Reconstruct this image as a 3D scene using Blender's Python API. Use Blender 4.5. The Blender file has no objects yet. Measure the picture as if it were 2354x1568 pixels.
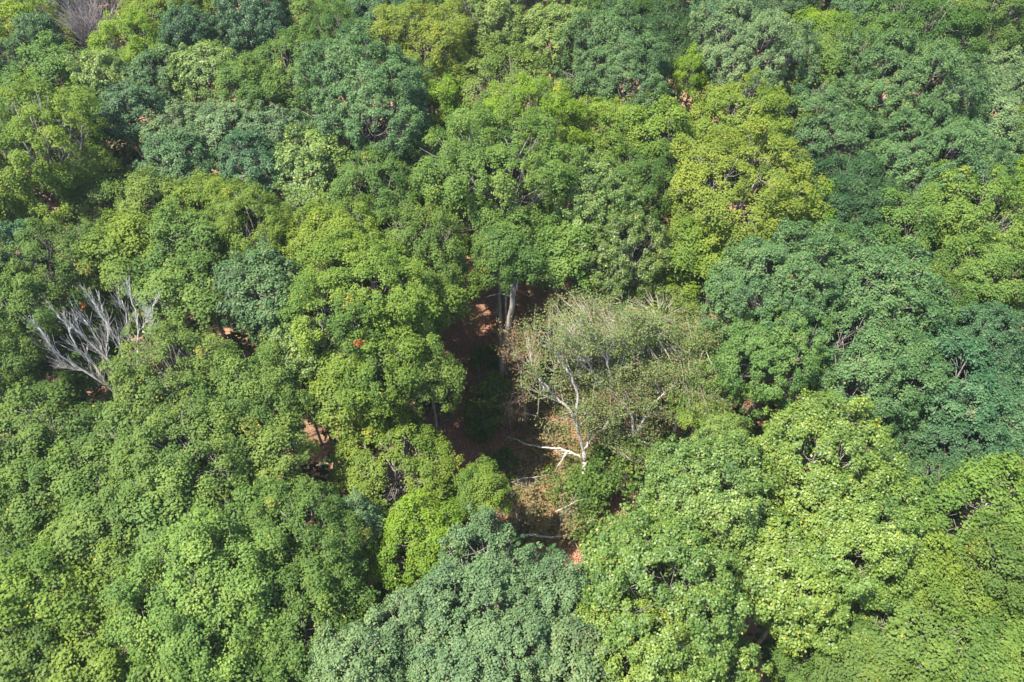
import bpy, math, random
import numpy as np
from mathutils import Vector

# ------------------------------------------------------------------ camera, light, exposure
S = bpy.context.scene
COL = S.collection
CAM_Z, PITCH, LENS = 73.0, math.radians(52.5), 28.0
cd = bpy.data.cameras.new("camera"); cam = bpy.data.objects.new("camera", cd); COL.objects.link(cam)
cd.lens = LENS; cd.sensor_width = 36; cd.clip_end = 6000; cd.clip_start = 0.5
cam.location = (0, 0, CAM_Z); cam.rotation_euler = (math.pi/2 - PITCH, 0, 0)
S.camera = cam
SUN_EL = 65.0
SUN_DIR = Vector((-0.93, -0.22, 0)).normalized()      # horizontal direction towards the sun
w = bpy.data.worlds.new("World"); S.world = w; w.use_nodes = True
nt = w.node_tree; bg = nt.nodes["Background"]
sky = nt.nodes.new("ShaderNodeTexSky"); sky.sky_type = 'NISHITA'; sky.sun_disc = False
sky.sun_elevation = math.radians(SUN_EL)
sky.sun_rotation = math.atan2(SUN_DIR.x, SUN_DIR.y)
sky.air_density = 1.0; sky.dust_density = 1.2
nt.links.new(sky.outputs[0], bg.inputs[0]); bg.inputs[1].default_value = 0.128
sd = bpy.data.lights.new("sun", 'SUN'); sd.energy = 4.6; sd.angle = math.radians(0.55); sd.color = (1.0, 0.95, 0.82)
sun = bpy.data.objects.new("sun", sd); COL.objects.link(sun)
ce = math.cos(math.radians(SUN_EL))
to_sun = Vector((SUN_DIR.x*ce, SUN_DIR.y*ce, math.sin(math.radians(SUN_EL))))
sun.rotation_euler = to_sun.to_track_quat('Z', 'Y').to_euler(); sun.location = (-60, 0, 120)
S.view_settings.view_transform = 'Standard'; S.view_settings.look = 'None'
S.view_settings.exposure = 1.60; S.view_settings.gamma = 1.0; S.view_settings.use_curve_mapping = False
S.render.engine = 'CYCLES'
S.cycles.max_bounces = 6; S.cycles.diffuse_bounces = 3; S.cycles.transmission_bounces = 3; S.cycles.glossy_bounces = 2

def at(px, py, z):
    """point at height z seen at (px, py) of the 2353 x 1568 view, and the depth there"""
    k = 18.0/LENS/1176.5
    nx, ny = (px-1176.5)*k, (784-py)*k
    c, s = math.cos(PITCH), math.sin(PITCH)
    d = Vector((nx, c + ny*s, -s + ny*c))
    t = (z-CAM_Z)/d.z
    return Vector((0, 0, CAM_Z)) + d*t, t*k

# ------------------------------------------------------------------ materials
def new_mat(name):
    m = bpy.data.materials.new(name); m.use_nodes = True
    n = m.node_tree.nodes; n.clear()
    out = n.new("ShaderNodeOutputMaterial")
    return m, n, m.node_tree.links, out

def leaf_material(name, gloss, rough, trans, odd_col):
    m, n, L, out = new_mat(name)
    oi = n.new("ShaderNodeObjectInfo")
    at_ = n.new("ShaderNodeAttribute"); at_.attribute_name = "tint"
    od = n.new("ShaderNodeAttribute"); od.attribute_name = "odd"
    hsv = n.new("ShaderNodeHueSaturation")
    mr = n.new("ShaderNodeMapRange"); mr.inputs[3].default_value = 0.52; mr.inputs[4].default_value = 1.50
    mh = n.new("ShaderNodeMapRange"); mh.inputs[3].default_value = 0.530; mh.inputs[4].default_value = 0.472
    L.new(at_.outputs["Fac"], mr.inputs[0]); L.new(at_.outputs["Fac"], mh.inputs[0])
    L.new(oi.outputs["Color"], hsv.inputs["Color"]); L.new(mr.outputs[0], hsv.inputs["Value"]); L.new(mh.outputs[0], hsv.inputs["Hue"])
    mix = n.new("ShaderNodeMixRGB"); mix.inputs[2].default_value = (*odd_col, 1)
    L.new(od.outputs["Fac"], mix.inputs[0]); L.new(hsv.outputs[0], mix.inputs[1])
    tr_hsv = n.new("ShaderNodeHueSaturation"); tr_hsv.inputs["Hue"].default_value = 0.485; tr_hsv.inputs["Saturation"].default_value = 1.12; tr_hsv.inputs["Value"].default_value = 1.15
    L.new(mix.outputs[0], tr_hsv.inputs["Color"])
    di = n.new("ShaderNodeBsdfDiffuse"); tr = n.new("ShaderNodeBsdfTranslucent"); gl = n.new("ShaderNodeBsdfGlossy")
    L.new(mix.outputs[0], di.inputs[0]); L.new(tr_hsv.outputs[0], tr.inputs[0])
    gl.inputs["Roughness"].default_value = rough; gl.inputs[0].default_value = (1, 1, 1, 1)
    m1 = n.new("ShaderNodeMixShader"); m1.inputs[0].default_value = trans
    L.new(di.outputs[0], m1.inputs[1]); L.new(tr.outputs[0], m1.inputs[2])
    m2 = n.new("ShaderNodeMixShader"); m2.inputs[0].default_value = gloss
    L.new(m1.outputs[0], m2.inputs[1]); L.new(gl.outputs[0], m2.inputs[2])
    L.new(m2.outputs[0], out.inputs[0])
    return m

def bark_material(name, c1, c2, scale=3.0):
    m, n, L, out = new_mat(name)
    tc = n.new("ShaderNodeTexCoord"); mp = n.new("ShaderNodeMapping"); mp.inputs["Scale"].default_value = (1, 1, .25)
    no = n.new("ShaderNodeTexNoise"); no.inputs["Scale"].default_value = scale; no.inputs["Detail"].default_value = 6
    cr = n.new("ShaderNodeValToRGB"); cr.color_ramp.elements[0].position = .35; cr.color_ramp.elements[1].position = .68
    cr.color_ramp.elements[0].color = (*c1, 1); cr.color_ramp.elements[1].color = (*c2, 1)
    bs = n.new("ShaderNodeBsdfPrincipled"); bs.inputs["Roughness"].default_value = .85
    bp = n.new("ShaderNodeBump"); bp.inputs["Strength"].default_value = .5; bp.inputs["Distance"].default_value = .05
    L.new(tc.outputs["Object"], mp.inputs[0]); L.new(mp.outputs[0], no.inputs[0]); L.new(no.outputs["Fac"], cr.inputs[0])
    L.new(cr.outputs[0], bs.inputs["Base Color"]); L.new(no.outputs["Fac"], bp.inputs["Height"]); L.new(bp.outputs[0], bs.inputs["Normal"])
    L.new(bs.outputs[0], out.inputs[0])
    return m

MAT = {
    'maple': leaf_material("maple_leaf", .012, .62, .42, (.42, .30, .045)),
    'oak':   leaf_material("oak_leaf", .022, .60, .26, (.20, .15, .07)),
    'tulip': leaf_material("tulip_leaf", .028, .52, .36, (.55, .36, .04)),
    'sparse': leaf_material("dying_leaf", .012, .6, .40, (.34, .20, .10)),
    'bark': bark_material("grey_bark", (.10, .085, .07), (.27, .25, .22)),
    'pale': bark_material("bleached_wood", (.34, .31, .28), (.54, .51, .47), 5),
    'bleached': bark_material("sun_bleached_wood", (.38, .35, .32), (.72, .69, .65), 5),
    'greywood': bark_material("grey_twigs", (.17, .13, .13), (.36, .30, .30), 4),
}

# ------------------------------------------------------------------ mesh helpers
def link(name, mesh, mat, parent=None):
    o = bpy.data.objects.new(name, mesh); COL.objects.link(o)
    if mat is not None and not mesh.materials: mesh.materials.append(mat)
    if parent: o.parent = parent
    return o

class Tubes:
    def __init__(s): s.v = []; s.f = []
    def tube(s, pts, rads, n=6):
        base0 = None
        pts = [Vector(p) for p in pts]
        ref = Vector((.13, .97, .2))
        for i, p in enumerate(pts):
            d = (pts[min(i+1, len(pts)-1)] - pts[max(i-1, 0)])
            if d.length < 1e-6: d = Vector((0, 0, 1))
            d.normalize()
            a = d.cross(ref)
            if a.length < .05: a = d.cross(Vector((1, 0, 0)))
            a.normalize(); b = d.cross(a)
            b0 = len(s.v)
            for k in range(n):
                t = 2*math.pi*k/n
                s.v.append(p + (a*math.cos(t) + b*math.sin(t))*rads[i])
            if base0 is not None:
                for k in range(n):
                    s.f.append((base0+k, base0+(k+1) % n, b0+(k+1) % n, b0+k))
            else:
                s.f.append(tuple(b0+k for k in range(n))[::-1])
            base0 = b0
        s.f.append(tuple(base0+k for k in range(n)))
    def mesh(s, name):
        me = bpy.data.meshes.new(name); me.from_pydata([tuple(p) for p in s.v], [], s.f); me.update()
        me.polygons.foreach_set("use_smooth", [True]*len(me.polygons))
        return me

def leaves_mesh(name, P, N, rng, length, tint, odd, width=.78, curl=.12):
    """one rhombic, slightly folded leaf at every point of P facing along N"""
    n = len(P)
    r = rng.normal(size=(n, 3))
    T = np.cross(N, r); T /= np.linalg.norm(T, axis=1)[:, None] + 1e-9
    B = np.cross(N, T)
    Ls = (length*rng.uniform(.65, 1.3, n))[:, None]
    W = Ls*width*.5
    V = np.empty((n, 4, 3), np.float32)
    V[:, 0] = P - T*Ls*.5
    V[:, 1] = P + B*W + N*Ls*curl
    V[:, 2] = P + T*Ls*.5
    V[:, 3] = P - B*W + N*Ls*curl
    me = bpy.data.meshes.new(name)
    me.vertices.add(n*4); me.vertices.foreach_set("co", V.reshape(-1))
    me.loops.add(n*4); me.loops.foreach_set("vertex_index", np.arange(n*4, dtype=np.int32))
    me.polygons.add(n); me.polygons.foreach_set("loop_start", np.arange(0, n*4, 4, dtype=np.int32))
    me.polygons.foreach_set("loop_total", np.full(n, 4, np.int32))
    a = me.attributes.new("tint", 'FLOAT', 'FACE'); a.data.foreach_set("value", tint.astype(np.float32))
    a = me.attributes.new("odd", 'FLOAT', 'FACE'); a.data.foreach_set("value", odd.astype(np.float32))
    me.update(calc_edges=True)
    return me

STY = {  # clump radius, leaves per square metre of clump, leaf length, odd share, up bias, randomness, billow depth, billow count, clump scatter
    'maple': dict(rc=(.36, .92), nl=138, L=.178, flat=.75, odd=.002, up=.68, rand=.55, bd=.29, bn=4.2, sc=.42),
    'oak':   dict(rc=(.30, .60), nl=102, L=.165, flat=.85, odd=.008, up=.55, rand=.65, bd=.25, bn=4.0, sc=.28),
    'tulip': dict(rc=(.30, .62), nl=108, L=.180, flat=.90, odd=.007, up=.60, rand=.75, bd=.20, bn=3.6, sc=.40),
}

def crown_arch(style, R, H, seed):
    """leaf mesh and wood mesh of a tree whose trunk stands at the origin, crown centre at height H"""
    p = STY[style]; rng = np.random.default_rng(seed)
    mrc = sum(p['rc'])/2
    upz, dnz = R*rng.uniform(.74, .98), R*rng.uniform(.85, 1.0)
    ex = rng.uniform(.86, 1.16)
    # billows: boughs that push the surface out, with crevices between them
    K = int(p['bn']*R + 10)
    B = rng.normal(size=(K*3, 3)); B /= np.linalg.norm(B, axis=1)[:, None]; B = B[B[:, 2] > -.6]
    keep = []
    wmin = 1.25/math.sqrt(K)
    for i in range(len(B)):
        if all(np.dot(B[i], B[k]) < math.cos(wmin) for k in keep): keep.append(i)
    B = B[keep]; K = len(B)
    wK = rng.uniform(1.5, 2.7, K)/math.sqrt(K)*1.15; hK = rng.uniform(.25, 1.5, K); lf = rng.normal(size=(3, 3))*1.3; lp = rng.uniform(0, 6.28, 3)
    def surface(u):
        ang = np.arccos(np.clip(u @ B.T, -1, 1))
        b = hK[None]*(1 - (ang/wK[None])**2)
        k = b.argmax(1)
        return ((1 - p['bd']) + p['bd']*np.clip(b.max(1), -.9, 1.5))*(1 + .07*np.sin(u @ lf.T + lp).sum(1)), k
    area = 4*math.pi*R*R*.72
    nC = int(area/(math.pi*(mrc*.80)**2))
    u = rng.normal(size=(int(nC*1.5), 3)); u /= np.linalg.norm(u, axis=1)[:, None]
    u = u[(u[:, 2] > -.70)]
    u = u[(u[:, 2] > -.25) | (rng.random(len(u)) < .7)][:nC]
    rr, kk = surface(u)
    # ragged: some clumps stand proud, some sit deep, a few whole patches are missing
    holes = rng.normal(size=(int(4+R), 3)); holes /= np.linalg.norm(holes, axis=1)[:, None]
    hole_w = rng.uniform(.06, .17, len(holes))
    inh = (np.arccos(np.clip(u @ holes.T, -1, 1)) < hole_w[None]).any(1)
    rad = R*rr + rng.normal(0, p['sc'], len(u)) - inh*rng.uniform(.8, 2.0, len(u))
    stray = rng.random(len(u)) < .03; rad += stray*rng.uniform(.3, .8, len(u))
    C = u*rad[:, None]; C[:, 2] *= np.where(u[:, 2] > 0, upz/R, dnz/R); C[:, 0] *= ex; C[:, 1] /= ex
    CR = rng.uniform(*p['rc'], len(C)); CR *= np.where(stray, .7, 1)
    nC = len(C)
    CO = u*np.array([1, 1, 1.3]); CO /= np.linalg.norm(CO, axis=1)[:, None]
    nl = np.maximum(8, (p['nl']*(CR/mrc)**2*np.where(C[:, 2] < -R*.3, .6, 1.0))).astype(int)
    idx = np.repeat(np.arange(nC), nl); n = len(idx)
    q = rng.normal(size=(n, 3)); q[:, 2] += .30; q += CO[idx]*.35; q /= np.linalg.norm(q, axis=1)[:, None]
    f = rng.uniform(2.0, 3.4, size=(nC, 3)); ph = rng.uniform(0, 6.28, size=(nC, 3))
    lump = 1 + .24*np.sin(q[:, 0]*f[idx, 0]*2 + ph[idx, 0]) * np.sin(q[:, 1]*f[idx, 1]*2 + ph[idx, 1]) + .12*np.sin(q[:, 2]*5+ph[idx, 2])
    ra = CR[idx]*np.clip(rng.beta(3.2, 1.5, n), .15, 1)*1.15*lump
    off = q*ra[:, None]
    o = CO[idx]*.6 + np.array([0, 0, .7]) + rng.normal(0, .25, (nC, 3))[idx]; o /= np.linalg.norm(o, axis=1)[:, None]
    al = (off*o).sum(1)[:, None]
    off = off - o*al*(1-p['flat'])
    P = C[idx] + off
    N = .50*q + .35*CO[idx] + np.array([0, 0, p['up']]) + p['rand']*rng.normal(size=(n, 3))*.6
    N /= np.linalg.norm(N, axis=1)[:, None]
    bt = rng.normal(0, .09, K)[kk] + rng.normal(0, .10, nC)
    tint = np.clip(.5 + bt[idx] + rng.normal(0, .09, n), 0, 1)
    odd = np.where(rng.random(n) < p['odd'], rng.uniform(.5, 1, n), 0)
    if style != 'tulip':                      # a few sprays with browned or yellowed tips
        sick = rng.random(nC) < .012
        odd = np.maximum(odd, np.where(sick[idx] & (rng.random(n) < .6), rng.uniform(.2, .6, n), 0))
    P[:, 2] += H
    me = leaves_mesh(style+"_crown", P, N, rng, p['L'], tint, odd)
    # wood
    t = Tubes(); rd = random.Random(seed)
    tr = .028*R + .08
    lean = Vector((rd.uniform(-.4, .4), rd.uniform(-.4, .4), 0))
    fork = Vector((lean.x, lean.y, H - R*.75))
    t.tube([(0, 0, -.3), (0, 0, .5), lean*.4 + Vector((0, 0, fork.z*.45)), fork, fork + Vector((lean.x, lean.y, R*.75)), fork + Vector((0, 0, R*1.15))],
           [tr*1.5, tr*1.15, tr, tr*.8, tr*.5, .03], 8)
    Bs = B[B[:, 2] > -.25]; rs, _ = surface(Bs)
    for i in range(len(Bs)):
        e = Vector((Bs[i, 0]*ex, Bs[i, 1]/ex, Bs[i, 2]*(upz/R if Bs[i, 2] > 0 else dnz/R)))*(R*rs[i]*.80) + Vector((0, 0, H))
        s0 = fork + Vector((0, 0, rd.uniform(-.1, .6)*R))
        mid = s0.lerp(e, .55) + Vector((e.x*.10, e.y*.10, -.05*R))
        r0 = tr*rd.uniform(.24, .42)
        t.tube([s0, mid, e], [r0, r0*.65, r0*.3], 5)
        for k in range(5):
            a = rd.uniform(0, 6.28); el = rd.uniform(-.1, 1.1)
            e2 = e + Vector((math.cos(a)*math.cos(el), math.sin(a)*math.cos(el), math.sin(el)))*R*rd.uniform(.16, .30)
            s1 = mid.lerp(e, rd.uniform(.4, 1))
            t.tube([s1, s1.lerp(e2, .5)+Vector((0, 0, -.04*R)), e2], [r0*.4, r0*.28, .012], 4)
    return me, t.mesh(style+"_trunk")

H0 = 20.0
ARCH = {}
for sty in ('maple', 'oak', 'tulip'):
    for (R, k) in ((3.2, 2), (5.2, 3 if sty == 'maple' else 2), (7.2, 2 if sty == 'maple' else 1)):
        for j in range(k):
            sc = {'maple': 11, 'oak': 23, 'tulip': 37}[sty]
            ARCH.setdefault((sty, R), []).append(crown_arch(sty, R, H0, sc*100 + int(R*10) + j))

# colour families (real leaf reflectances)
CC = {
    'yellow':  (.142, .228, .016), 'lime': (.130, .196, .022), 'green': (.096, .164, .028), 'mid': (.066, .132, .022),
    'olive':   (.112, .172, .030), 'dark': (.038, .086, .022), 'teal': (.042, .100, .032), 'blue': (.058, .118, .032),
    'grey':    (.094, .152, .052), 'pale': (.128, .200, .036), 'bright': (.126, .196, .028), 'gold': (.152, .208, .026),
    'dry': (.210, .175, .080),
}
used = {}
RND = random.Random(5)
def thing(name, label, cat, loc, group=None):
    o = bpy.data.objects.new(name, None); COL.objects.link(o); o.empty_display_size = 1
    o.location = loc; o['label'] = label; o['category'] = cat
    if group: o['group'] = group
    return o

NAMES = {'maple': 'maple_tree', 'oak': 'oak_tree', 'tulip': 'tulip_tree'}
ALL_TREES = []
def tree(px, py, wpx, sty, colour, label, zc=20.0, group="living trees of the forest canopy", flat=1.0):
    loc, k = at(px, py, zc)
    R = wpx*.5*k*1.075
    zc += RND.uniform(-1.1, 1.1)
    size = min((3.2, 5.2, 7.2), key=lambda s: abs(math.log(s/R)))
    arr = ARCH[(sty, size)]
    i = used.get((sty, size), 0); used[(sty, size)] = i+1
    crown, trunk = arr[i % len(arr)]
    root = thing(NAMES[sty], label, 'tree', (loc.x, loc.y, 0), group)
    root.rotation_euler = (0, 0, RND.uniform(0, 6.28))
    s = R/size
    root.scale = (s, s, zc/H0*flat)
    c = link('crown', crown, MAT[sty], root); link('trunk', trunk, MAT['bark'], root)
    b = CC[colour]; j = RND.uniform(.90, 1.10); h = RND.uniform(-.06, .06)
    c.color = (b[0]*j*(1+h), b[1]*j, b[2]*j*(1-h), 1)
    ALL_TREES.append((loc.x, loc.y, R, root, label))
    return root

T = tree
# ---- top left
T(45, 60, 160, 'maple', 'yellow', "yellow green maple filling the top left corner of the forest")
T(140, 5, 100, 'maple', 'dark', "dark green tree just left of the grey bare thicket at the top")
T(95, 105, 95, 'oak', 'blue', "small grey green round crown below the corner yellow maple")
T(315, 125, 180, 'maple', 'yellow', "broad yellow green maple directly below the grey bare thicket", 19)
T(375, 30, 190, 'maple', 'lime', "yellow green maple right of the grey bare thicket at the top edge")
T(590, 70, 160, 'tulip', 'teal', "tall teal green glossy tree at the top edge, left of centre")
T(480, 10, 110, 'maple', 'lime', "small yellow green crown at the top edge left of the tall teal tree")
T(710, 45, 170, 'maple', 'green', "green maple at the top edge right of the tall teal glossy tree")
T(238, 175, 125, 'tulip', 'pale', "pale mint green cone shaped crown below the broad yellow maple", 21)
T(350, 175, 150, 'oak', 'blue', "grey green oak right of the pale mint cone shaped crown")
T(440, 90, 110, 'oak', 'teal', "small blue green crown behind the left pale glossy tree")
T(470, 155, 140, 'tulip', 'pale', "pale green glossy tree with upright crown between grey oak and striped maple", 21)
T(660, 165, 210, 'maple', 'green', "green maple with streaky crown left of the branchy yellow maple")
T(570, 215, 130, 'maple', 'green', "green maple crown tucked above the twin blue oaks")
T(110, 180, 150, 'maple', 'green', "medium green tree left of the pale mint cone shaped crown")
T(15, 170, 100, 'oak', 'blue', "blue grey crown cut by the left edge near the top")
T(50, 250, 160, 'maple', 'green', "green maple at the left edge above the big yellow green maple")
T(180, 275, 160, 'maple', 'green', "green maple between the pale mint crown and big left yellow maple", 19)
T(95, 400, 310, 'maple', 'lime', "very large yellow green maple at the left edge, upper third", 20)
T(225, 465, 150, 'maple', 'green', "green shaded crown hugging the right side of the big left maple", 18)
T(300, 275, 150, 'oak', 'teal', "dark blue green oak with a shadowed hollow below it")
T(402, 290, 130, 'oak', 'grey', "leftmost of the row of silvery blue oaks in the upper left")
T(512, 300, 150, 'oak', 'grey', "second of the row of silvery blue oaks, beside the streaky maple")
T(635, 305, 130, 'oak', 'grey', "third of the row of silvery blue oaks, left of the big blue oak")
T(410, 385, 160, 'oak', 'blue', "blue green oak in front of the row of silvery oaks")
T(580, 405, 150, 'oak', 'teal', "darker blue green oak above the yellow green maple pair", 19)
T(290, 390, 90, 'maple', 'dark', "small dark shaded tree in the hollow right of the big left maple", 14)
T(465, 480, 220, 'maple', 'lime', "lime green maple below the row of silvery blue oaks")
T(355, 480, 140, 'maple', 'olive', "olive green crown left of the lime maple in the upper left")
T(720, 390, 170, 'tulip', 'pale', "pale leafy tree with cream tinted leaves left of the central maple")
T(700, 490, 150, 'tulip', 'olive', "olive glossy leaved crown below the pale leafy tree")
T(855, 275, 290, 'oak', 'blue', "large round blue green oak left of the small golden maple")
# ---- top centre
T(800, 110, 150, 'maple', 'mid', "mid green crown left of the branchy yellow maple")
T(975, 140, 250, 'maple', 'gold', "large yellow maple with grey limbs showing in its top, upper centre")
T(1010, 255, 120, 'maple', 'yellow', "small golden green maple right of the large round blue oak", 19)
T(855, 30, 160, 'oak', 'teal', "dark teal oak at the top edge left of centre")
T(975, 30, 130, 'oak', 'teal', "dark teal oak at the top edge directly above the yellow maple")
T(1120, 70, 190, 'oak', 'olive', "dark olive oak at the top edge right of the yellow maple")
T(1280, 85, 190, 'oak', 'olive', "dark olive oak with ragged crown at the top centre")
T(1400, 45, 150, 'maple', 'mid', "mid green crown at the top edge above the silvery oak")
T(1530, 65, 200, 'maple', 'dark', "dark green maple at the top edge between the two domed oaks")
T(1420, 175, 250, 'oak', 'blue', "domed silvery blue oak in the upper centre right")
T(1180, 215, 220, 'maple', 'olive', "soft olive green tree right of the small golden maple")
T(1090, 305, 160, 'maple', 'mid', "mid green maple between the golden maple and the yellow topped maple", 19)
T(1225, 320, 190, 'maple', 'yellow', "yellow topped maple with a dark fork, above the large central maple", 20.5)
T(1395, 300, 190, 'maple', 'lime', "lime green maple below the domed silvery blue oak")
T(1500, 300, 160, 'maple', 'lime', "lime green maple left of the big golden tree, below the small yellow crown")
T(1585, 185, 80, 'maple', 'yellow', "small bright yellow green crown between the two domed oaks", 19)
T(1140, 440, 330, 'maple', 'green', "very large green maple with domed crown in the centre above the opening", 20.5)
T(1470, 400, 180, 'maple', 'mid', "mid green maple with shadowed gaps left of the golden tree", 19)
T(1370, 470, 200, 'tulip', 'olive', "leafy olive tree with creamy leaf tips right of the central maple", 21)
T(870, 470, 210, 'maple', 'green', "green maple below the large round blue green oak")
T(980, 430, 170, 'maple', 'green', "green crown between large blue oak and central maple", 19)
# ---- top right
T(1712, 150, 245, 'oak', 'grey', "domed blue green oak left of the bright yellow crown, upper right", 20.5)
T(1870, 90, 170, 'maple', 'yellow', "bright yellow green crown in the upper right between domed oak and dark oaks")
T(1790, 15, 150, 'oak', 'dark', "dark oak at the top edge above the bright yellow crown")
T(1670, 20, 140, 'oak', 'teal', "dark teal crown at the top edge above the domed oak")
T(1990, 45, 170, 'oak', 'teal', "dark teal oak at the top edge right of the bright yellow crown")
T(1930, 175, 200, 'maple', 'green', "soft green maple below the bright yellow crown")
T(1815, 215, 110, 'maple', 'olive', "small olive maple with shaded underside left of the wide oak group", 19)
T(2110, 115, 220, 'maple', 'mid', "mid green maple above the wide blue oak group")
T(2270, 75, 220, 'maple', 'green', "green maple near the top right corner")
T(2320, 195, 150, 'oak', 'grey', "blue grey oak cut by the right edge in the upper part")
T(1890, 300, 210, 'oak', 'blue', "leftmost crown of the wide blue green oak group in the upper right")
T(2060, 255, 260, 'oak', 'blue', "highest crown of the wide blue green oak group in the upper right", 20.5)
T(2230, 275, 230, 'oak', 'grey', "rightmost crown of the wide blue green oak group")
T(2130, 390, 270, 'oak', 'blue', "lowest crown of the wide blue green oak group")
T(1960, 455, 210, 'maple', 'teal', "round blue green maple below the wide oak group")
T(1700, 285, 210, 'maple', 'lime', "lime green crown directly above the big golden tree")
T(1700, 455, 350, 'maple', 'gold', "big golden green tree right of centre, yellowest crown in the forest", 20.5)
T(1850, 510, 170, 'maple', 'yellow', "yellow green crown right of the big golden tree", 19)
T(1600, 590, 160, 'maple', 'lime', "lime green lower crown between golden tree and the huge oak", 18)
T(2080, 510, 150, 'maple', 'green', "green crown left of the bright green maple at the right side", 19.5)
T(2230, 510, 230, 'maple', 'bright', "bright green maple below the wide oak group near the right edge")
T(2335, 430, 120, 'maple', 'yellow', "yellow green crown cut by the right edge below the oak group")
T(2345, 320, 80, 'maple', 'lime', "small lime crown at the right edge beside the oak group")
T(2280, 630, 230, 'maple', 'green', "green maple at the right edge above the dark right oaks", 19.5)
T(2130, 650, 150, 'maple', 'olive', "olive green crown with dry tan branch ends right of the huge oak", 19)
T(2170, 735, 120, 'maple', 'mid', "narrow green crown between the huge oak and right edge oaks", 18.5)
# ---- middle left
T(20, 590, 150, 'oak', 'teal', "dark blue green oak cut by the left edge at mid height")
T(155, 600, 200, 'maple', 'green', "green maple right of the dark left edge oak")
T(300, 590, 190, 'maple', 'lime', "lime green maple above the bleached dead tree")
T(430, 590, 180, 'maple', 'green', "green maple above left of the lone round blue oak")
T(590, 535, 190, 'maple', 'lime', "lime green maple directly above the lone round blue oak")
T(610, 680, 200, 'oak', 'blue', "lone round blue green oak left of the big yellow green maple", 20.5)
T(650, 780, 110, 'oak', 'blue', "small grey green crown hanging below the lone round oak", 18)
T(430, 690, 190, 'maple', 'olive', "olive maple between the bleached dead tree and lone round oak", 19)
T(780, 590, 220, 'maple', 'lime', "lime green maple filling the slope above the big yellow green maple")
T(960, 590, 210, 'maple', 'green', "green maple above the left rim of the opening", 19.5)
T(850, 705, 340, 'maple', 'lime', "big yellow green maple left of the opening, with orange leaf spray", 20.5)
T(995, 690, 160, 'maple', 'lime', "yellow green crown whose edge hangs over the upper opening", 18.5)
T(985, 850, 140, 'maple', 'olive', "fine leaved olive tree jutting into the opening from the left", 19)
T(890, 850, 160, 'maple', 'lime', "lime green crown below the orange leaf spray, left of the opening", 19.5)
T(700, 810, 160, 'tulip', 'olive', "thin leafy tree with pale forked branches left of the yellow green maple", 19)
T(800, 880, 200, 'maple', 'lime', "lime green maple above the dark hole left of the opening", 19)
T(35, 715, 150, 'maple', 'green', "green maple at the left edge beside the bleached dead tree")
T(10, 820, 130, 'maple', 'green', "green maple cut by the left edge below the dead tree")
T(140, 830, 140, 'maple', 'mid', "shaded green maple directly beneath the bleached dead tree", 11)
T(260, 730, 170, 'maple', 'green', "low green maple seen through the bleached dead branches", 11)
T(130, 920, 140, 'maple', 'green', "low green crown below the bleached dead tree", 13)
# ---- centre
T(1290, 580, 180, 'maple', 'green', "green maple at the upper right rim of the opening", 19.5)
T(1420, 590, 200, 'tulip', 'olive', "loose leafy olive green tree above the dying tree", 19)
T(1530, 680, 140, 'maple', 'lime', "small lime green crown above the dying tree and left of the huge oak", 17)
T(1615, 935, 115, 'maple', 'bright', "bright green low maple behind the white tipped tulip tree", 14)
T(1770, 830, 220, 'oak', 'mid', "dark leafy green tree in front of the huge blue oak", 20)
T(1665, 1000, 120, 'oak', 'olive', "small olive crown between the white tipped tulip tree and dark leafy tree", 17)
T(1800, 690, 330, 'oak', 'blue', "huge domed blue oak right of centre, left half of the twin", 20.5)
T(1980, 690, 290, 'oak', 'blue', "huge domed blue oak right of centre, right half of the twin", 20.5)
T(1990, 870, 280, 'oak', 'blue', "blue green oak below the huge twin domes")
T(2270, 780, 210, 'oak', 'teal', "dark blue oak at the right edge below the green maple")
T(2180, 900, 210, 'oak', 'teal', "dark blue oak left of the right edge oaks at mid height")
T(2310, 950, 210, 'oak', 'teal', "dark blue oak cut by the right edge, middle of the image", 20)
T(2220, 1030, 170, 'oak', 'teal', "small dark oak below the right edge oaks", 19)
T(2100, 1010, 150, 'oak', 'dark', "shaded oak right of the yellow flecked tulip tree", 17)
T(2140, 1120, 150, 'oak', 'blue', "round grey green oak right of the yellow flecked tulip tree", 18.5)
# ---- bottom left
T(85, 1000, 220, 'maple', 'green', "green maple at the left edge, lower middle")
T(60, 1130, 190, 'maple', 'green', "green maple at the left edge below its twin", 19.5)
T(420, 890, 260, 'maple', 'olive', "highest crown of the broad olive maple group, beside the dead tree")
T(570, 910, 240, 'maple', 'olive', "right hand upper crown of the broad olive maple group")
T(310, 1000, 225, 'maple', 'olive', "left crown of the broad olive maple group")
T(450, 1040, 290, 'maple', 'olive', "central crown of the broad olive maple group", 20.5)
T(608, 1045, 195, 'maple', 'olive', "crown of the olive maple group beside the dark hole", 19.5)
T(220, 1110, 220, 'maple', 'green', "green maple below the left crown of the olive group")
T(390, 1170, 240, 'maple', 'olive', "lower crown of the olive maple group above a dark crack")
T(550, 1190, 220, 'maple', 'green', "green crown above the broad light green maple at the bottom")
T(235, 1240, 230, 'maple', 'olive', "olive maple above the dark crack in the lower left")
T(60, 1260, 170, 'maple', 'mid', "mid green low crown at the left edge by a dark hollow", 17)
T(90, 1390, 240, 'maple', 'lime', "yellowish maple at the left edge of the bottom corner")
T(250, 1370, 210, 'maple', 'lime', "yellowish maple below the dark crack in the lower left", 19.5)
T(70, 1530, 230, 'maple', 'green', "green maple in the bottom left corner")
T(240, 1510, 240, 'maple', 'lime', "lime green maple at the bottom edge near the left corner")
T(700, 1240, 270, 'maple', 'green', "green maple left of the grey green bottom oak, upper crown")
T(500, 1370, 340, 'maple', 'pale', "broad light green maple in the lower left centre", 20.5)
T(690, 1420, 300, 'maple', 'green', "green maple left of the large grey green bottom oak")
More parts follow.
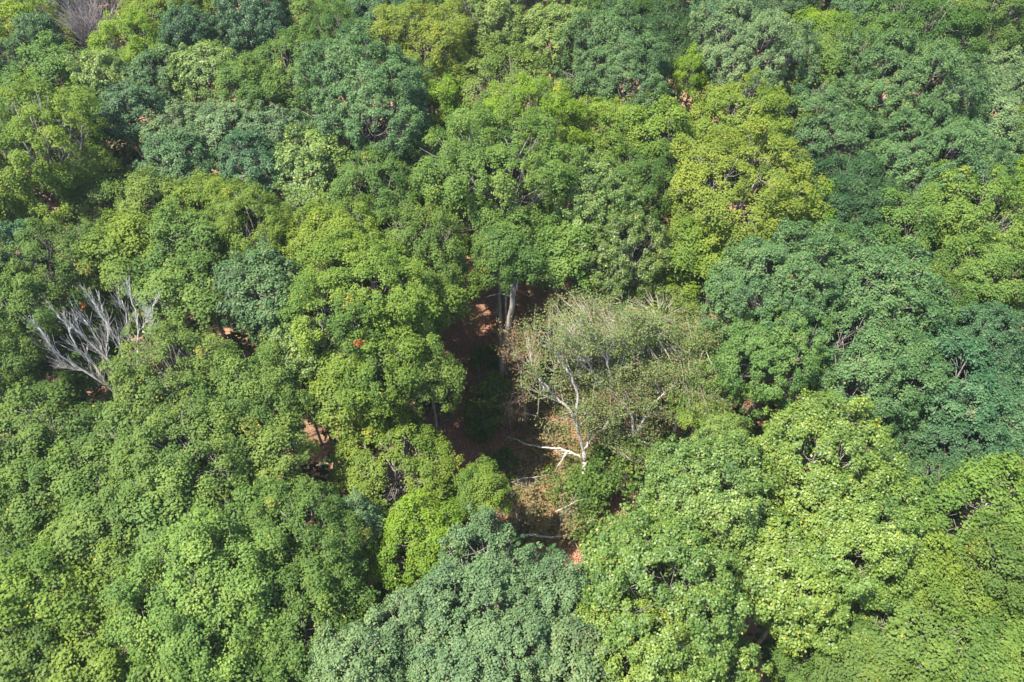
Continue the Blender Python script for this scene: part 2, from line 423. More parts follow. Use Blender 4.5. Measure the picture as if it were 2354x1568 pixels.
T(480, 1540, 270, 'maple', 'green', "green maple at the bottom edge, second from the left")
T(640, 1560, 200, 'maple', 'green', "green crown at the bottom edge left of the grey green oak", 19)
T(910, 1065, 270, 'maple', 'lime', "round lime maple between the dark hole and the opening", 15)
T(1100, 1140, 130, 'maple', 'lime', "narrow lime maple reaching into the bottom of the opening", 13)
T(950, 1235, 175, 'maple', 'yellow', "yellow green maple directly above the grey green bottom oak", 18)
T(815, 1200, 120, 'oak', 'grey', "small grey green crown below the dark hole", 18)
# ---- bottom centre and right
T(1115, 1490, 440, 'oak', 'grey', "largest grey green oak at the bottom centre", 19.5, flat=.97)
T(935, 1450, 200, 'oak', 'grey', "left flank grey green oak of the bottom centre", 20)
T(830, 1545, 200, 'oak', 'grey', "grey green oak at the bottom edge left of the largest one", 20)
T(1080, 1560, 240, 'oak', 'grey', "grey green crown at the bottom edge under the largest oak", 19)
T(1300, 1540, 240, 'oak', 'grey', "grey green oak at the bottom edge right of the largest one", 19.5)
T(1615, 1165, 290, 'tulip', 'pale', "large tulip tree with white tipped leaves right of the opening", 21.5)
T(1468, 1280, 225, 'tulip', 'bright', "bright tulip tree crown bordering the lower opening", 20)
T(1535, 1385, 330, 'tulip', 'bright', "large bright tulip tree at the bottom right of centre", 21)
T(1470, 1510, 280, 'tulip', 'bright', "bright tulip tree at the bottom edge beside the grey oak", 20)
T(1640, 1540, 200, 'tulip', 'bright', "bright tulip crown at the bottom edge left of the dark trunk", 19)
T(1890, 1090, 310, 'tulip', 'bright', "tulip tree flecked with yellow leaves, top right of the tulip group", 21.5)
T(1950, 1240, 280, 'tulip', 'bright', "tulip tree below the yellow flecked one, right side")
T(1800, 1310, 220, 'tulip', 'bright', "tulip tree in the middle of the bright tulip group", 20.5)
T(1835, 1370, 205, 'tulip', 'bright', "lowest tulip tree with dark hollow beneath it", 19.5)
T(2090, 1300, 200, 'maple', 'bright', "bright green maple right of the tulip group", 19.5)
T(2250, 1170, 240, 'maple', 'bright', "bright green ragged maple near the right edge below the dark oaks")
T(2320, 1310, 200, 'maple', 'green', "green maple cut by the right edge, lower part")
T(2210, 1340, 190, 'maple', 'bright', "bright green crown above the bottom right corner", 19)
T(1990, 1515, 220, 'maple', 'olive', "olive maple at the bottom edge right of the tulip trees", 17)
T(2120, 1470, 250, 'maple', 'olive', "olive maple near the bottom right corner", 18)
T(2290, 1510, 230, 'maple', 'green', "green maple in the bottom right corner", 18.5)
T(1830, 1555, 130, 'maple', 'green', "small green low tree at the bottom edge beside the brown clearing", 13)
T(1175, 585, 160, 'maple', 'green', "green crown at the head of the opening above the thick leaning trunk", 20)
T(1665, 850, 110, 'oak', 'olive', "olive crown between the dying group and the dark leafy tree", 17)
T(235, 860, 110, 'maple', 'mid', "small shaded tree at the foot of the bleached dead tree", 10)
T(1265, 1385, 190, 'oak', 'grey', "right flank grey green oak of the bottom centre, beside the tulip trees", 19)
T(1160, 600, 120, 'maple', 'green', "small green crown hiding the top of the thick leaning trunk", 20.5)

# ------------------------------------------------------------------ ground
def ground():
    n = 161
    xs = np.linspace(-1, 1, n); xs = np.sign(xs)*np.abs(xs)**3*1500
    X, Y = np.meshgrid(xs, xs + 60)
    Z = .25*np.sin(X*.21+1)*np.cos(Y*.17) + .12*np.sin(X*.6+Y*.5) - .15
    Z = np.where(np.hypot(X, Y-60) > 300, -.3, Z)
    v = np.stack([X, Y, Z], -1).reshape(-1, 3)
    f = [(j*n+i, j*n+i+1, (j+1)*n+i+1, (j+1)*n+i) for j in range(n-1) for i in range(n-1)]
    me = bpy.data.meshes.new("ground"); me.from_pydata(v.tolist(), [], f); me.update()
    me.polygons.foreach_set("use_smooth", [True]*len(me.polygons))
    m, N, L, out = new_mat("leaf_litter_soil")
    tc = N.new("ShaderNodeTexCoord")
    n1 = N.new("ShaderNodeTexNoise"); n1.inputs["Scale"].default_value = 3.2; n1.inputs["Detail"].default_value = 8; n1.inputs["Roughness"].default_value = .7
    n2 = N.new("ShaderNodeTexNoise"); n2.inputs["Scale"].default_value = .25; n2.inputs["Detail"].default_value = 3
    cr = N.new("ShaderNodeValToRGB"); cr.color_ramp.elements[0].position = .33; cr.color_ramp.elements[1].position = .70
    cr.color_ramp.elements[0].color = (.13, .072, .045, 1); cr.color_ramp.elements[1].color = (.40, .225, .145, 1)
    mx = N.new("ShaderNodeMixRGB"); mx.inputs[2].default_value = (.19, .12, .065, 1)
    r2 = N.new("ShaderNodeValToRGB"); r2.color_ramp.elements[0].position = .50; r2.color_ramp.elements[1].position = .66
    bs = N.new("ShaderNodeBsdfPrincipled"); bs.inputs["Roughness"].default_value = .95
    bp = N.new("ShaderNodeBump"); bp.inputs["Strength"].default_value = .7; bp.inputs["Distance"].default_value = .1
    L.new(tc.outputs["Object"], n1.inputs[0]); L.new(tc.outputs["Object"], n2.inputs[0])
    L.new(n1.outputs["Fac"], cr.inputs[0]); L.new(n2.outputs["Fac"], r2.inputs[0])
    L.new(r2.outputs[0], mx.inputs[0]); L.new(cr.outputs[0], mx.inputs[1]); L.new(mx.outputs[0], bs.inputs["Base Color"])
    L.new(n1.outputs["Fac"], bp.inputs["Height"]); L.new(bp.outputs[0], bs.inputs["Normal"]); L.new(bs.outputs[0], out.inputs[0])
    o = link("ground", me, m); o['kind'] = 'structure'; o['label'] = "reddish brown forest floor covered in leaf litter"
ground()

MAT['twig'] = bark_material('dry_twig', (.24, .19, .15), (.46, .40, .34), 4)
# ------------------------------------------------------------------ bare and dying trees
def twigs(t, p, d, ln, r, depth, rd, tips, spread=.55, kids=3, up=.25):
    """one branch and its side branches, recursively"""
    n = 4; pts = [p]; dirs = [d]
    for i in range(n):
        d = (d + Vector((rd.gauss(0, .10), rd.gauss(0, .10), rd.gauss(0, .08) + up*.12))).normalized()
        p = p + d*ln/n; pts.append(p); dirs.append(d)
    t.tube(pts, [r*(1-.78*i/n) for i in range(n+1)], 5 if r > .05 else 3)
    tips.append((pts[-1], dirs[-1])); tips.append((pts[-2], dirs[-2]))
    if depth <= 0: return
    for k in range(kids):
        i = rd.randint(1, n)
        q = dirs[i].cross(Vector((rd.gauss(0, 1), rd.gauss(0, 1), rd.gauss(0, 1)))).normalized()
        dd = (dirs[i] + q*spread*rd.uniform(.7, 1.3)).normalized()
        twigs(t, pts[i], dd, ln*rd.uniform(.5, .75), r*.5*(1-.5*i/n)+.006, depth-1, rd, tips, spread, kids, up)

def limb(t, pts, r0, r1, rd, tips, side=7, slen=2.0, depth=1, spread=.6, up=.4):
    """a limb through (px, py, z) points, roughened, with side branches"""
    P = [at(*q)[0] for q in pts]
    Q = []
    for i in range(len(P)-1):
        for k in range(3):
            q = P[i].lerp(P[i+1], k/3)
            if Q: q = q + Vector((rd.gauss(0, .05), rd.gauss(0, .05), rd.gauss(0, .05)))
            Q.append(q)
    Q.append(P[-1]); n = len(Q)
    t.tube(Q, [r0 + (r1-r0)*i/(n-1) for i in range(n)], 6)
    for k in range(side):
        f = rd.uniform(.25, 1); i = min(n-2, int(f*(n-1)))
        d = (Q[i+1]-Q[i]).normalized()
        q = d.cross(Vector((rd.gauss(0, 1), rd.gauss(0, 1), rd.gauss(0, 1)))).normalized()
        dd = (d + q*spread + Vector((0, 0, up*.4))).normalized()
        twigs(t, Q[i], dd, slen*rd.uniform(.5, 1.1), (r0 + (r1-r0)*f)*.5, depth, rd, tips, .55, 3, up)
    tips.append((Q[-1], (Q[-1]-Q[-2]).normalized()))
    twigs(t, Q[-1], (Q[-1]-Q[-2]).normalized(), slen*.7, r1, depth, rd, tips, .5, 3, up)
    return Q

def rooted(name, label, cat, base, group=None):
    return thing(name, label, cat, base, group)

def attach(root, name, mesh, mat):
    """mesh built in world coordinates, moved into the root's frame"""
    o = link(name, mesh, mat, root)
    mesh.transform(__import__('mathutils').Matrix.Translation(-root.location))
    return o

# bleached dead tree on the left
rd = random.Random(3); t = Tubes(); tips = []
for pts, r0, r1 in [
    ([(262, 905, 12.5), (245, 895, 13.3), (197, 857, 15.6), (133, 820, 18), (107, 790, 19.8), (80, 753, 22)], .15, .035),
    ([(262, 905, 12.5), (247, 893, 13.5), (207, 837, 16.6), (173, 807, 18.2), (147, 753, 20.8), (123, 723, 22.4)], .15, .03),
    ([(290, 857, 15), (247, 837, 16.4), (200, 790, 18.6), (165, 757, 20.4)], .12, .03),
    ([(290, 857, 15), (272, 812, 17), (263, 783, 18), (233, 737, 20.4), (203, 690, 22.8)], .14, .03),
    ([(300, 920, 12), (307, 857, 15), (310, 770, 19), (303, 712, 21.5), (291, 672, 23.3)], .15, .03),
    ([(310, 770, 19), (325, 745, 20), (340, 723, 21), (350, 695, 22.5)], .08, .02),
    ([(290, 857, 15), (288, 800, 17.5), (284, 737, 20.5), (272, 690, 22.6)], .10, .025),
    ([(262, 905, 12.5), (235, 850, 15.5), (222, 790, 18.4), (185, 735, 21)], .10, .025),
    ([(250, 860, 15.5), (240, 800, 18), (238, 745, 20.6), (225, 700, 22.6)], .09, .02),
    ([(300, 920, 12), (323, 860, 14.8), (340, 818, 17)], .08, .03),
    ([(320, 760, 19.5), (330, 770, 19.4), (345, 765, 19.9)], .05, .015),
    ([(197, 857, 15.6), (170, 850, 16), (140, 845, 16.4)], .06, .015)]:
    limb(t, [(a+8, b, c+1.5) for a, b, c in pts], r0*.75, r1*1.1, rd, tips, 20, 2.1, 1, .42, 1.6)
b0 = at(282, 960, 9.5)[0]; base = Vector((b0.x, b0.y, 0))
t.tube([base - Vector((0, 0, .3)), base + Vector((0, 0, 5)), b0, at(298, 857, 16.2)[0]], [.36, .30, .24, .13], 10)
t.tube([b0, at(262, 905, 12.5)[0]], [.2, .15], 8); t.tube([b0, at(300, 920, 12)[0]], [.2, .15], 8)
root = rooted('dead_tree', "bleached leafless dead tree with fan of white branches on the left", 'tree', base)
attach(root, 'branches', t.mesh('dead_branches'), MAT['bleached'])

# grey bare thicket at the top left
rd = random.Random(8); t = Tubes(); tips = []
b = at(215, 92, 18.5)[0]; base = Vector((b.x, b.y, 0))
t.tube([base, base + Vector((0, 0, 7)), base + Vector((0, 0, 18.5))], [.3, .24, .2], 8)
for k in range(46):
    a = rd.uniform(0, 6.28); s = rd.uniform(.05, .75)
    d = Vector((math.cos(a)*s, math.sin(a)*s, 1)).normalized()
    twigs(t, base + Vector((math.cos(a)*s, math.sin(a)*s, 17.5 + rd.uniform(-1, 1))), d, rd.uniform(3.4, 4.8), .06, 2, rd, tips, .32, 4, .3)
root = rooted('dead_tree', "leafless grey pink brushy tree near the top left corner", 'tree', base)
attach(root, 'branches', t.mesh('thicket_branches'), MAT['greywood'])

def foliage(root, name, pts, mat, colour, rng, n_each, spread, length=.2, odd=.25):
    pts = np.array(pts); idx = np.repeat(np.arange(len(pts)), n_each)
    P = pts[idx] + rng.normal(0, spread, (len(idx), 3))*np.array([1, 1, .6])
    N = rng.normal(size=P.shape)*.5 + np.array([0, 0, .9]); N /= np.linalg.norm(N, axis=1)[:, None]
    ct = rng.normal(0, .12, len(pts)); co = rng.random(len(pts))
    tint = np.clip(.5 + ct[idx] - .05 + rng.normal(0, .09, len(P)), 0, 1)
    od = np.where(rng.random(len(P)) < odd*2*co[idx], rng.uniform(.4, 1, len(P)), 0)
    P = P - np.array(root.location)
    o = link(name, leaves_mesh(name, P, N, rng, length, tint, od), MAT[mat], root)
    o.color = (*colour, 1)
    return o

def dying(label, limbs, base_px, fz, seed, crown_box, nb, colour, odd, trunk_r=.2, stubs=()):
    """sparse tree: pale limbs, thin leaf sprays at twig ends and in loose clouds round the limbs"""
    rd = random.Random(seed); rng = np.random.default_rng(seed); t = Tubes(); tips = []
    fk = at(*base_px, fz)[0]; base = Vector((fk.x, fk.y, 0))
    t.tube([base - Vector((0, 0, .3)), base + Vector((.1, 0, fz*.5)), fk], [trunk_r*1.4, trunk_r*1.1, trunk_r*1.05], 8)
    f0 = at(*limbs[0][0][0])[0]; t.tube([fk - Vector((0, 0, .2)), fk.lerp(f0, .5), f0], [trunk_r*1.05, trunk_r, limbs[0][1]], 8)
    for pts, r0, r1 in limbs:
        limb(t, pts, r0*1.0, r1*1.7, rd, tips, 10, 2.4, 1, .55, .8)
    for a, b_, r in stubs: t.tube([at(*a)[0], at(*b_)[0]], [r, r*.8], 8)
    root = rooted('dying_tree', label, 'tree', base)
    tw = Tubes(); pts = [tuple(p) for p, d in tips if rd.random() < .38]
    for (px, py, wx, wy, z, n) in crown_box:
        for k in range(n):
            a = rng.uniform(0, 6.28); r = math.sqrt(rng.random())
            p = at(px + wx*.5*r*math.cos(a), py + wy*.5*r*math.sin(a), z + rng.normal(0, .8))[0]
            pts.append(tuple(p))
            # twig carrying this spray, reaching in towards the nearest limb end
            q = min(tips, key=lambda s: (s[0]-p).length)[0]
            v = q - p
            if v.length > 2.6: v = v.normalized()*2.6
            tw.tube([p + v, p + v*.4 + Vector((rng.normal(0, .15), rng.normal(0, .15), rng.normal(0, .1))), p], [.018, .012, .006], 3)
    attach(root, 'branches', t.mesh('dying_branches'), MAT['pale'])
    attach(root, 'twigs', tw.mesh('dying_twigs'), MAT['twig'])['kind'] = 'stuff'
    foliage(root, 'crown', pts, 'sparse', colour, rng, int(nb*1.5), .34, .145, odd)
    return root

OL = (.150, .200, .062)
dying("dying tree with pale forked limbs and thin leaves right of the opening", [
    ([(1342, 1040, 7.5), (1340, 1030, 8), (1327, 985, 10.8), (1325, 947, 13), (1327, 905, 15.2), (1312, 862, 17.5), (1292, 832, 19), (1267, 800, 20.6)], .19, .05),
    ([(1324, 970, 11.5), (1297, 927, 13.8), (1272, 912, 14.6), (1257, 890, 16), (1237, 870, 17)], .16, .04),
    ([(1342, 1032, 8), (1360, 1007, 9.2), (1387, 985, 10.5), (1402, 962, 12)], .15, .05),
    ([(1357, 1005, 9), (1355, 975, 10.6), (1360, 950, 12)], .08, .03),
    ([(1292, 832, 19), (1287, 812, 20), (1300, 780, 21.3)], .07, .02),
    ], (1344, 1060), 6.5, 21, [(1290, 765, 190, 160, 17, 130), (1250, 870, 110, 90, 14, 26), (1290, 940, 130, 120, 13, 34), (1380, 920, 120, 120, 14, 50)],
    17, OL, .12, .19, [((1252, 905, 14.5), (1252, 880, 15.8), .22), ((1344, 965, 7), (1340, 915, 9.8), .22)])
dying("thin leaved tree with many pale upright branches, middle of the dying group", [
    ([(1455, 1015, 8.5), (1452, 952, 12), (1422, 912, 14), (1387, 890, 15.4), (1365, 867, 16.6), (1322, 820, 19)], .15, .035),
    ([(1410, 910, 13.5), (1402, 890, 14.6), (1397, 835, 17.6), (1395, 805, 19.2)], .13, .04),
    ([(1397, 835, 17.6), (1385, 815, 18.6), (1372, 792, 19.8)], .08, .03),
    ([(1365, 867, 16.6), (1350, 830, 18.6), (1342, 805, 19.7), (1337, 775, 21)], .09, .025),
    ([(1405, 897, 14), (1418, 870, 15.4), (1428, 840, 17)], .08, .03),
    ], (1445, 1040), 7, 22, [(1400, 790, 230, 200, 16.8, 170), (1420, 890, 170, 120, 15, 60), (1340, 715, 170, 100, 18.5, 110)], 17, OL, .10, .2)
dying("thin leaved tree behind the dying group, with a white forked top", [
    ([(1442, 875, 14), (1442, 855, 15), (1437, 807, 17.6), (1452, 767, 19.7), (1450, 738, 21.2)], .12, .035),
    ([(1437, 807, 17.6), (1432, 785, 18.8), (1440, 760, 20)], .07, .02),
    ([(1455, 815, 17.4), (1470, 785, 19), (1487, 762, 20.2)], .07, .02),
    ([(1462, 820, 17.2), (1485, 785, 18.6), (1500, 772, 19.4)], .06, .02),
    ], (1445, 885), 13, 23, [(1480, 720, 240, 140, 17.5, 170), (1540, 800, 210, 140, 16, 130)], 22, (.135, .195, .052), .12, .18)
dying("thin leaved tree at the right end of the dying group", [
    ([(1580, 870, 14.5), (1585, 835, 16), (1597, 812, 17.4), (1612, 792, 18.4)], .09, .025),
    ([(1582, 850, 15.4), (1600, 820, 17), (1620, 800, 18)], .06, .02),
    ([(1580, 865, 14.6), (1582, 820, 17)], .06, .02),
    ], (1580, 885), 13.5, 24, [(1620, 790, 210, 170, 17, 190), (1630, 890, 200, 130, 15.5, 150)], 22, (.135, .195, .052), .12, .18)
dying("low thin tree with pale forked branches left of the white tipped tulip tree", [
    ([(1440, 1025, 8), (1455, 1003, 9), (1477, 970, 11), (1497, 932, 13), (1537, 895, 15), (1567, 877, 16)], .16, .03),
    ([(1477, 970, 11), (1482, 945, 12.2), (1478, 925, 13.4)], .07, .02),
    ([(1522, 912, 14), (1512, 890, 15), (1506, 878, 15.8)], .06, .02),
    ([(1455, 1003, 9), (1470, 1010, 9), (1490, 1025, 8.6)], .07, .03),
    ], (1436, 1040), 7, 25, [(1530, 900, 180, 130, 12, 90), (1440, 980, 150, 120, 9, 70), (1400, 960, 150, 140, 10, 80)], 17, OL, .10, .18)
dying("small tree with rusty brown leaves in the middle of the opening", [
    ([(1200, 900, 6), (1195, 850, 9), (1180, 800, 12), (1165, 775, 13.5)], .09, .025),
    ([(1195, 850, 9), (1215, 830, 10), (1222, 800, 11.4)], .06, .02),
    ([(1200, 900, 6), (1180, 905, 6.4), (1170, 930, 5.6)], .05, .02),
    ], (1205, 930), 4, 26, [(1180, 790, 85, 75, 12.5, 36), (1203, 870, 55, 110, 8, 26), (1190, 945, 50, 50, 5, 10)], 15, (.15, .125, .055), .45, .12)

# ------------------------------------------------------------------ trees standing in the opening
def pole_tree(label, pts, rads, extra=(), mat='bark'):
    t = Tubes(); P = [at(*q)[0] for q in pts]
    Q = []; R = []
    for i in range(len(P)-1):
        for k in range(4):
            Q.append(P[i].lerp(P[i+1], k/4) + (Vector((rd.gauss(0, .03), rd.gauss(0, .03), 0)) if Q else Vector())); R.append(rads[i]+(rads[i+1]-rads[i])*k/4)
    Q.append(P[-1]); R.append(rads[-1])
    t.tube(Q, R, 10)
    for e, r in extra:
        E = [at(*q)[0] for q in e]; t.tube(E, [r*(1-.6*i/(len(E)-1)) for i in range(len(E))], 6)
    root = thing('tree_trunk', label, 'tree trunk', (P[0].x, P[0].y, 0))
    attach(root, 'trunk', t.mesh('pole'), MAT[mat])
    return root
MAT['trunk'] = bark_material('light_grey_bark', (.16, .14, .12), (.42, .39, .35), 2.5)
pole_tree("thick grey leaning trunk with forked top standing in the opening",
    [(1146, 935, -.3), (1150, 880, 3.8), (1156, 820, 8.4), (1167, 755, 13), (1178, 700, 16.6), (1177, 655, 19.4)], [.36, .30, .28, .26, .25, .18],
    [([(1178, 690, 17.2), (1188, 655, 19.4), (1192, 640, 20)], .11), ([(1177, 672, 18.3), (1160, 650, 19.4), (1156, 640, 20)], .09),
     ([(1176, 682, 17.5), (1150, 674, 17.6), (1125, 680, 17.1), (1110, 686, 16.8)], .07), ([(1178, 672, 18), (1162, 662, 18.4), (1158, 645, 19.2)], .04)], 'trunk')
pole_tree("slim pale trunk left of the thick leaning trunk in the opening",
    [(1152, 800, -.3), (1151, 755, 3.2), (1149, 700, 7.2), (1147, 640, 11.2)], [.2, .17, .15, .12], [], 'pale')
pole_tree("short slim trunk right of the thick leaning trunk in the opening",
    [(1181, 800, -.3), (1181, 760, 2.8), (1182, 700, 7), (1184, 640, 11)], [.18, .16, .13, .1])
pole_tree("thin grey sapling stem in the shade left of the opening's leafy bushes",
    [(1103, 905, -.3), (1102, 870, 2.2), (1099, 820, 5.2)], [.08, .06, .03])
pole_tree("grey trunk showing in the gap at the bottom edge",
    [(1745, 1640, -.3), (1746, 1600, 3), (1747, 1548, 7), (1749, 1520, 9)], [.34, .3, .28, .26])

def sapling(px, py, z, R, h, colour, label, seed, L=.26, n=26, per=60, name='sapling', cat='sapling'):
    """low leafy bush or young tree: several tiers of flat sprays round thin stems"""
    rng = np.random.default_rng(seed); rd_ = random.Random(seed)
    p = at(px, py, z)[0]
    root = thing(name, label, cat, (p.x, p.y, 0), "low growth on the forest floor")
    t = Tubes(); pts = []
    for k in range(n):
        a = rng.uniform(0, 6.28); r = R*math.sqrt(rng.random()); zz = z + h*(.5*(1-(r/R)**2) + rng.uniform(-.5, .25))
        q = Vector((p.x + r*math.cos(a), p.y + r*math.sin(a), max(.3, zz))); pts.append(tuple(q))
        t.tube([Vector((p.x, p.y, max(.1, q.z*.3))), Vector(((p.x+q.x)/2, (p.y+q.y)/2, q.z*.8)), q], [.035, .025, .01], 4)
    t.tube([Vector((p.x, p.y, -.2)), Vector((p.x, p.y, max(.6, z)))], [.07, .04], 6)
    attach(root, 'stem', t.mesh('sapling_stem'), MAT['bark'])
    foliage(root, 'crown', pts, 'maple', CC[colour], rng, per, .34, L, .0)
    return root
sapling(1130, 905, 5, 1.9, 3, 'green', "leafy green sapling just below the thick leaning trunk", 1, n=34)
sapling(1118, 945, 3.5, 2.2, 2.5, 'green', "broad leafy green sapling in the middle of the shaded opening", 2, n=40)
sapling(1108, 975, 2, 1.5, 1.5, 'green', "low green bush at the lower end of the sapling group", 3)
sapling(1122, 830, 3, 1.6, 2, 'green', "small low green bush high in the opening", 4, n=24)
sapling(995, 905, 9, 1.8, 4, 'teal', "blue green young tree at the shaded left rim of the opening", 5, n=40)
sapling(1050, 1215, 6, 1.7, 3, 'teal', "blue green shaded sapling above the grey green bottom oak", 6, n=34)
sapling(1150, 1065, 1.2, 1.7, 1, 'mid', "low dark bush where the opening narrows", 7, n=26, per=36)
sapling(1255, 850, 1.5, 1.9, 1.4, 'lime', "sunlit lime green bush on the orange ground under the dying tree", 8, n=26, per=36)
sapling(1210, 1110, 1.2, 1.9, 1.2, 'dry', "dry tan brush around the pale fallen twigs", 9, n=14, per=16)
sapling(1200, 1190, 2, 2.4, 1.6, 'dry', "dry tan brush above the long pale fallen log", 10, n=18, per=16)
sapling(1285, 1115, 2, 2.4, 1.8, 'olive', "sparse olive bush left of the tulip trees", 11, n=22, per=24)
sapling(1350, 1120, 3, 2.0, 2, 'green', "sunlit green young tree in front of the dying tree", 12, n=60, per=60)
sapling(1290, 1180, 3, 2.2, 2, 'dry', "dry tan olive bush beside the lower opening", 13, n=16, per=18)
sapling(1770, 1480, 3, 2.0, 2, 'mid', "green bush in the hollow at the bottom right of centre", 14, n=20, per=50)
sapling(1410, 1010, 4, 2.0, 3, 'green', "green bush at the foot of the pale forked low tree", 15, n=40, per=50)

sapling(1405, 1085, 5, 2.6, 3, 'green', "green bushy young tree between the pale forked trunk and white tipped tulip tree", 16, n=56, per=50)
sapling(1470, 1030, 8, 2.4, 3, 'olive', "olive young tree behind the left shoulder of the white tipped tulip tree", 17, n=50, per=40)

sapling(1245, 1000, 1.2, 2.2, 1.2, 'dry', "dry tan brush on the lit ground above the long white limb", 18, n=26, per=18)
sapling(1215, 1060, 1, 2.0, 1, 'dry', "dry tan brush on the lit ground below the long white limb", 19, n=22, per=18)

sapling(1350, 1200, 2.5, 1.8, 2, 'olive', "olive bush at the left foot of the bright tulip trees", 20, n=26, per=34)

def log(label, pts, r, seed, cat='fallen branch', mat='pale', twn=6):
    rd_ = random.Random(seed); t = Tubes(); tips = []
    limb(t, pts, r, r*.35, rd_, tips, twn, 1.3, 1, .9, .1)
    p = at(*pts[0])[0]
    root = thing('fallen_branch', label, cat, (p.x, p.y, 0), "pale fallen wood in the opening")
    attach(root, 'branch', t.mesh('fallen_wood'), MAT[mat])
log("long white fallen limb lying level below the dying tree's fork", [(1334, 1052, 2.6), (1317, 1040, 3), (1287, 1032, 3), (1257, 1030, 2.6), (1215, 1023, 2.2), (1177, 1007, 2)], .12, 1, twn=7)
log("short forked white piece below the long white limb", [(1300, 1038, 2.8), (1293, 1055, 1.8), (1280, 1075, .8)], .1, 2, twn=3)
log("long pale log crossing the bottom of the opening", [(1165, 1246, .5), (1204, 1230, .8), (1267, 1233, .6), (1321, 1232, 1), (1347, 1205, 3)], .15, 3, twn=6)
log("curled pale branch at the edge of the lit ground", [(1237, 957, .6), (1190, 947, 1.3), (1160, 935, 2), (1152, 952, 1.3)], .1, 4, twn=6)
log("tangle of thin pale twigs in the lower opening", [(1165, 1112, .5), (1200, 1100, 1), (1240, 1095, 1.6)], .07, 5, twn=9)
log("grey twiggy branch in the dark part of the lower opening", [(1190, 1200, .4), (1185, 1175, 1.2), (1178, 1155, 2)], .06, 6, twn=5)
log("pale dead branch slanting out of the bushes by the tulip trees", [(1270, 1180, 2), (1310, 1160, 3.4), (1330, 1150, 4)], .06, 7, twn=6)
log("pale log across the hole in the bottom grey green oak", [(1220, 1463, 14.5), (1250, 1464, 14.6), (1295, 1465, 14.6)], .07, 8, twn=3)

# orange red leaf sprays on living maples (parts of those trees) and the litter on the ground
def spray(px, py, z, tree_label, colour, seed, n=5, per=26, spread=.2):
    rng = np.random.default_rng(seed); p = at(px, py, z)[0]
    r = next(q[3] for q in ALL_TREES if q[4] == tree_label)
    pts = [tuple(p + Vector(rng.normal(0, spread, 3)*(1, 1, 1.4))) for k in range(n)]
    idx = np.repeat(np.arange(n), per); P = np.array(pts)[idx] + rng.normal(0, .14, (n*per, 3))
    N = rng.normal(size=P.shape)*.4 + np.array([-.2, -.4, .8]); N /= np.linalg.norm(N, axis=1)[:, None]
    m = r.matrix_basis.inverted()
    P = np.array([tuple(m @ Vector(q)) for q in P])
    me = leaves_mesh('turned_leaves', P, N, rng, .22, rng.uniform(.3, .8, len(P)), np.zeros(len(P)))
    o = link('turned_leaves', me, MAT['maple'], r); o.color = (*colour, 1); o['label'] = "spray of orange red autumn leaves"
spray(825, 792, 25.6, "big yellow green maple left of the opening, with orange leaf spray", (.45, .11, .04), 1, 3, 12, .14)
spray(192, 703, 20.5, "green maple right of the dark left edge oak", (.45, .11, .04), 2, 1, 14, .1)

def litter():
    rng = np.random.default_rng(77)
    n = 26000
    px = rng.uniform(960, 1420, n); py = rng.uniform(700, 1290, n)
    P = np.array([tuple(at(a, b, 0)[0]) for a, b in zip(px, py)]); P[:, 2] = rng.uniform(0.0, .14, n) + .2*(rng.random(n) < .1)
    X, Y = P[:, 0], P[:, 1]; P[:, 2] += .25*np.sin(X*.21+1)*np.cos(Y*.17) + .12*np.sin(X*.6+Y*.5) - .15
    N = rng.normal(size=P.shape)*.35 + np.array([0, 0, 1]); N /= np.linalg.norm(N, axis=1)[:, None]
    o = link('leaf_litter', leaves_mesh('leaf_litter', P, N, rng, .22, rng.uniform(0, 1, n), np.zeros(n)), MAT['sparse'])
    o.color = (.40, .215, .13, 1); o['kind'] = 'stuff'; o['label'] = "reddish fallen leaves strewn over the ground of the opening"; o['category'] = 'leaf litter'
    m = 15000; C = rng.uniform((1175, 830), (1400, 1250), (260, 2)); i = rng.integers(0, 260, m)
    P = np.array([tuple(at(C[k, 0], C[k, 1], 0)[0]) for k in i]) + rng.normal(0, .5, (m, 3))*np.array([1, 1, 0]); P[:, 2] = rng.uniform(.05, .7, m)
    N = rng.normal(size=P.shape)*.5 + np.array([0, 0, 1]); N /= np.linalg.norm(N, axis=1)[:, None]
    o = link('undergrowth', leaves_mesh('undergrowth', P, N, rng, .2, rng.uniform(.1, .9, m), (rng.random(m) < .2)*.8), MAT['sparse'])
    o.color = (.13, .17, .05, 1); o['kind'] = 'stuff'; o['label'] = "sparse sunlit weeds scattered on the orange ground"; o['category'] = 'undergrowth'
litter()

# ------------------------------------------------------------------ forest floor growth and trees past the picture's edges
def margin():
    """forest that continues past the frame on every side"""
    rd_ = random.Random(99); placed = [(x, y, r) for x, y, r, _, _ in ALL_TREES]
    cols = ['green', 'lime', 'mid', 'olive', 'blue', 'teal', 'green']
    for k in range(2600):
        x = rd_.uniform(-105, 105); y = rd_.uniform(-14, 160)
        # pixel where this crown would stand
        v = Vector((x, y, 20-CAM_Z)); c, s = math.cos(PITCH), math.sin(PITCH)
        dep = v.y*c - v.z*s; kk = 18.0/LENS/1176.5
        px = 1176.5 + v.x/dep/kk; py = 784 - (v.y*s + v.z*c)/dep/kk
        R = rd_.uniform(4.5, 7); rp = R/dep/kk
        if -rp*.9 < px < 2353+rp*.9 and -rp*.9 < py < 1568+rp*.9: continue
        if any((x-a)**2+(y-b)**2 < ((R+r)*.72)**2 for a, b, r in placed): continue
        sty = 'oak' if rd_.random() < .3 else 'maple'
        col = rd_.choice(['blue', 'teal', 'grey'] if sty == 'oak' else cols[:4])
        tree(px, py, 2*rp/1.075, sty, col, "broadleaf tree of the forest beyond the picture's edge", 20, "trees beyond the picture's edge")
        placed.append((x, y, R))
margin()

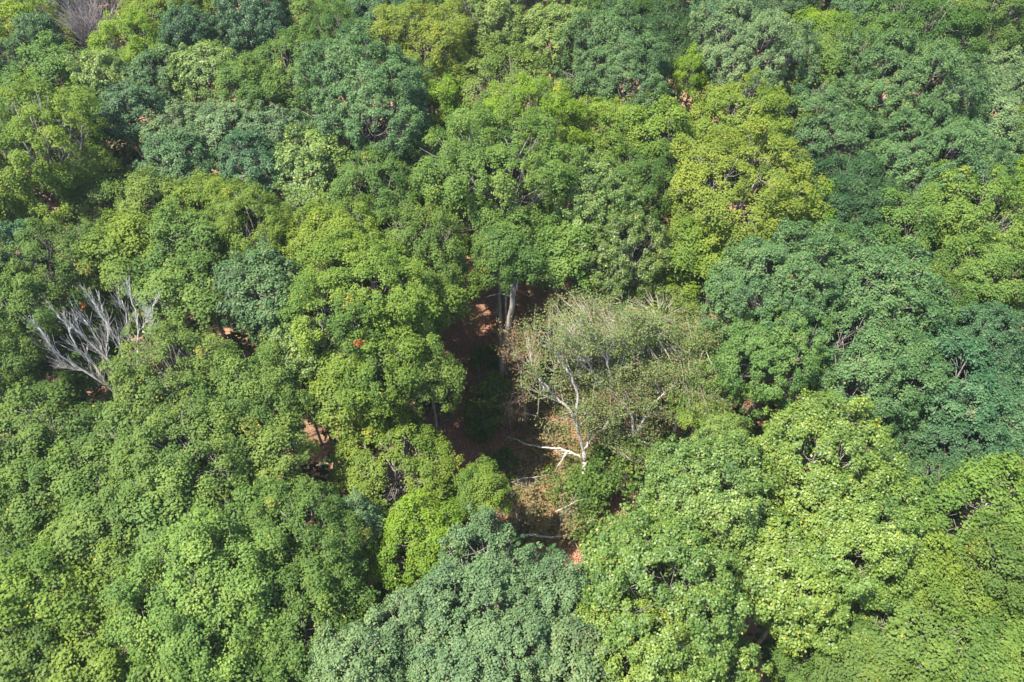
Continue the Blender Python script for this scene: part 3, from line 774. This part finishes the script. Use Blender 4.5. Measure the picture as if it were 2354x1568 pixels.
def under():
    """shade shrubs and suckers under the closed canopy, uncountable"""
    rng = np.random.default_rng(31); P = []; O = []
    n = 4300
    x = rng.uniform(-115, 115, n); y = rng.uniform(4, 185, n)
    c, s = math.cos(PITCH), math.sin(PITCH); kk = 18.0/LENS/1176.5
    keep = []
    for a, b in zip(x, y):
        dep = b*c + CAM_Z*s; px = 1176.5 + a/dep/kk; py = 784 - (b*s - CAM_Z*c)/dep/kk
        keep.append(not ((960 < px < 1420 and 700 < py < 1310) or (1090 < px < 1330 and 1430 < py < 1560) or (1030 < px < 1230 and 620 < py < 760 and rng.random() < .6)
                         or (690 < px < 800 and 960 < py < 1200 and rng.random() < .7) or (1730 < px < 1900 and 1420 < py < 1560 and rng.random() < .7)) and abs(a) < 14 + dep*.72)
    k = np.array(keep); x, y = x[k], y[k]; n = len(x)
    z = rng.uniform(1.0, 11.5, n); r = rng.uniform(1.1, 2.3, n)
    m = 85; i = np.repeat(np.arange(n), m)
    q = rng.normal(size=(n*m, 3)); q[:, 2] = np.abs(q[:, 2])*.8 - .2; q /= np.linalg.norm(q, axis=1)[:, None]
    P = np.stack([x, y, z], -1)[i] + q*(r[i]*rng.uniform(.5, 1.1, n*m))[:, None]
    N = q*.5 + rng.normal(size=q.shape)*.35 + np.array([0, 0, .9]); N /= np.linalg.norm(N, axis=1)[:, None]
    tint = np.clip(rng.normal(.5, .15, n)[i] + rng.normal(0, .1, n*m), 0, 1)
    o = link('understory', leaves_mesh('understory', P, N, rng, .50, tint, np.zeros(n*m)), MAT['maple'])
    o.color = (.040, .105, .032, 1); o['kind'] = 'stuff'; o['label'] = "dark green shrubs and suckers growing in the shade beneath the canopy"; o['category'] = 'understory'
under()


def haze():
    m, n, L, out = new_mat("thin_summer_haze")
    v = n.new("ShaderNodeVolumePrincipled"); v.inputs["Color"].default_value = (.80, .90, 1, 1); v.inputs["Density"].default_value = HAZE; v.inputs["Anisotropy"].default_value = .2
    L.new(v.outputs[0], out.inputs["Volume"])
    t = []; a, b = 1700, 1700
    vs = [(x, y, z) for z in (-3, 82) for x, y in ((-a, -a), (a, -a), (a, b+60), (-a, b+60))]
    me = bpy.data.meshes.new("haze"); me.from_pydata(vs, [], [(3, 2, 1, 0), (4, 5, 6, 7), (0, 1, 5, 4), (1, 2, 6, 5), (2, 3, 7, 6), (3, 0, 4, 7)]); me.update()
    o = link("haze", me, m); o['kind'] = 'stuff'; o['label'] = "thin summer haze over the forest"; o['category'] = 'haze'
HAZE = .00016
haze()
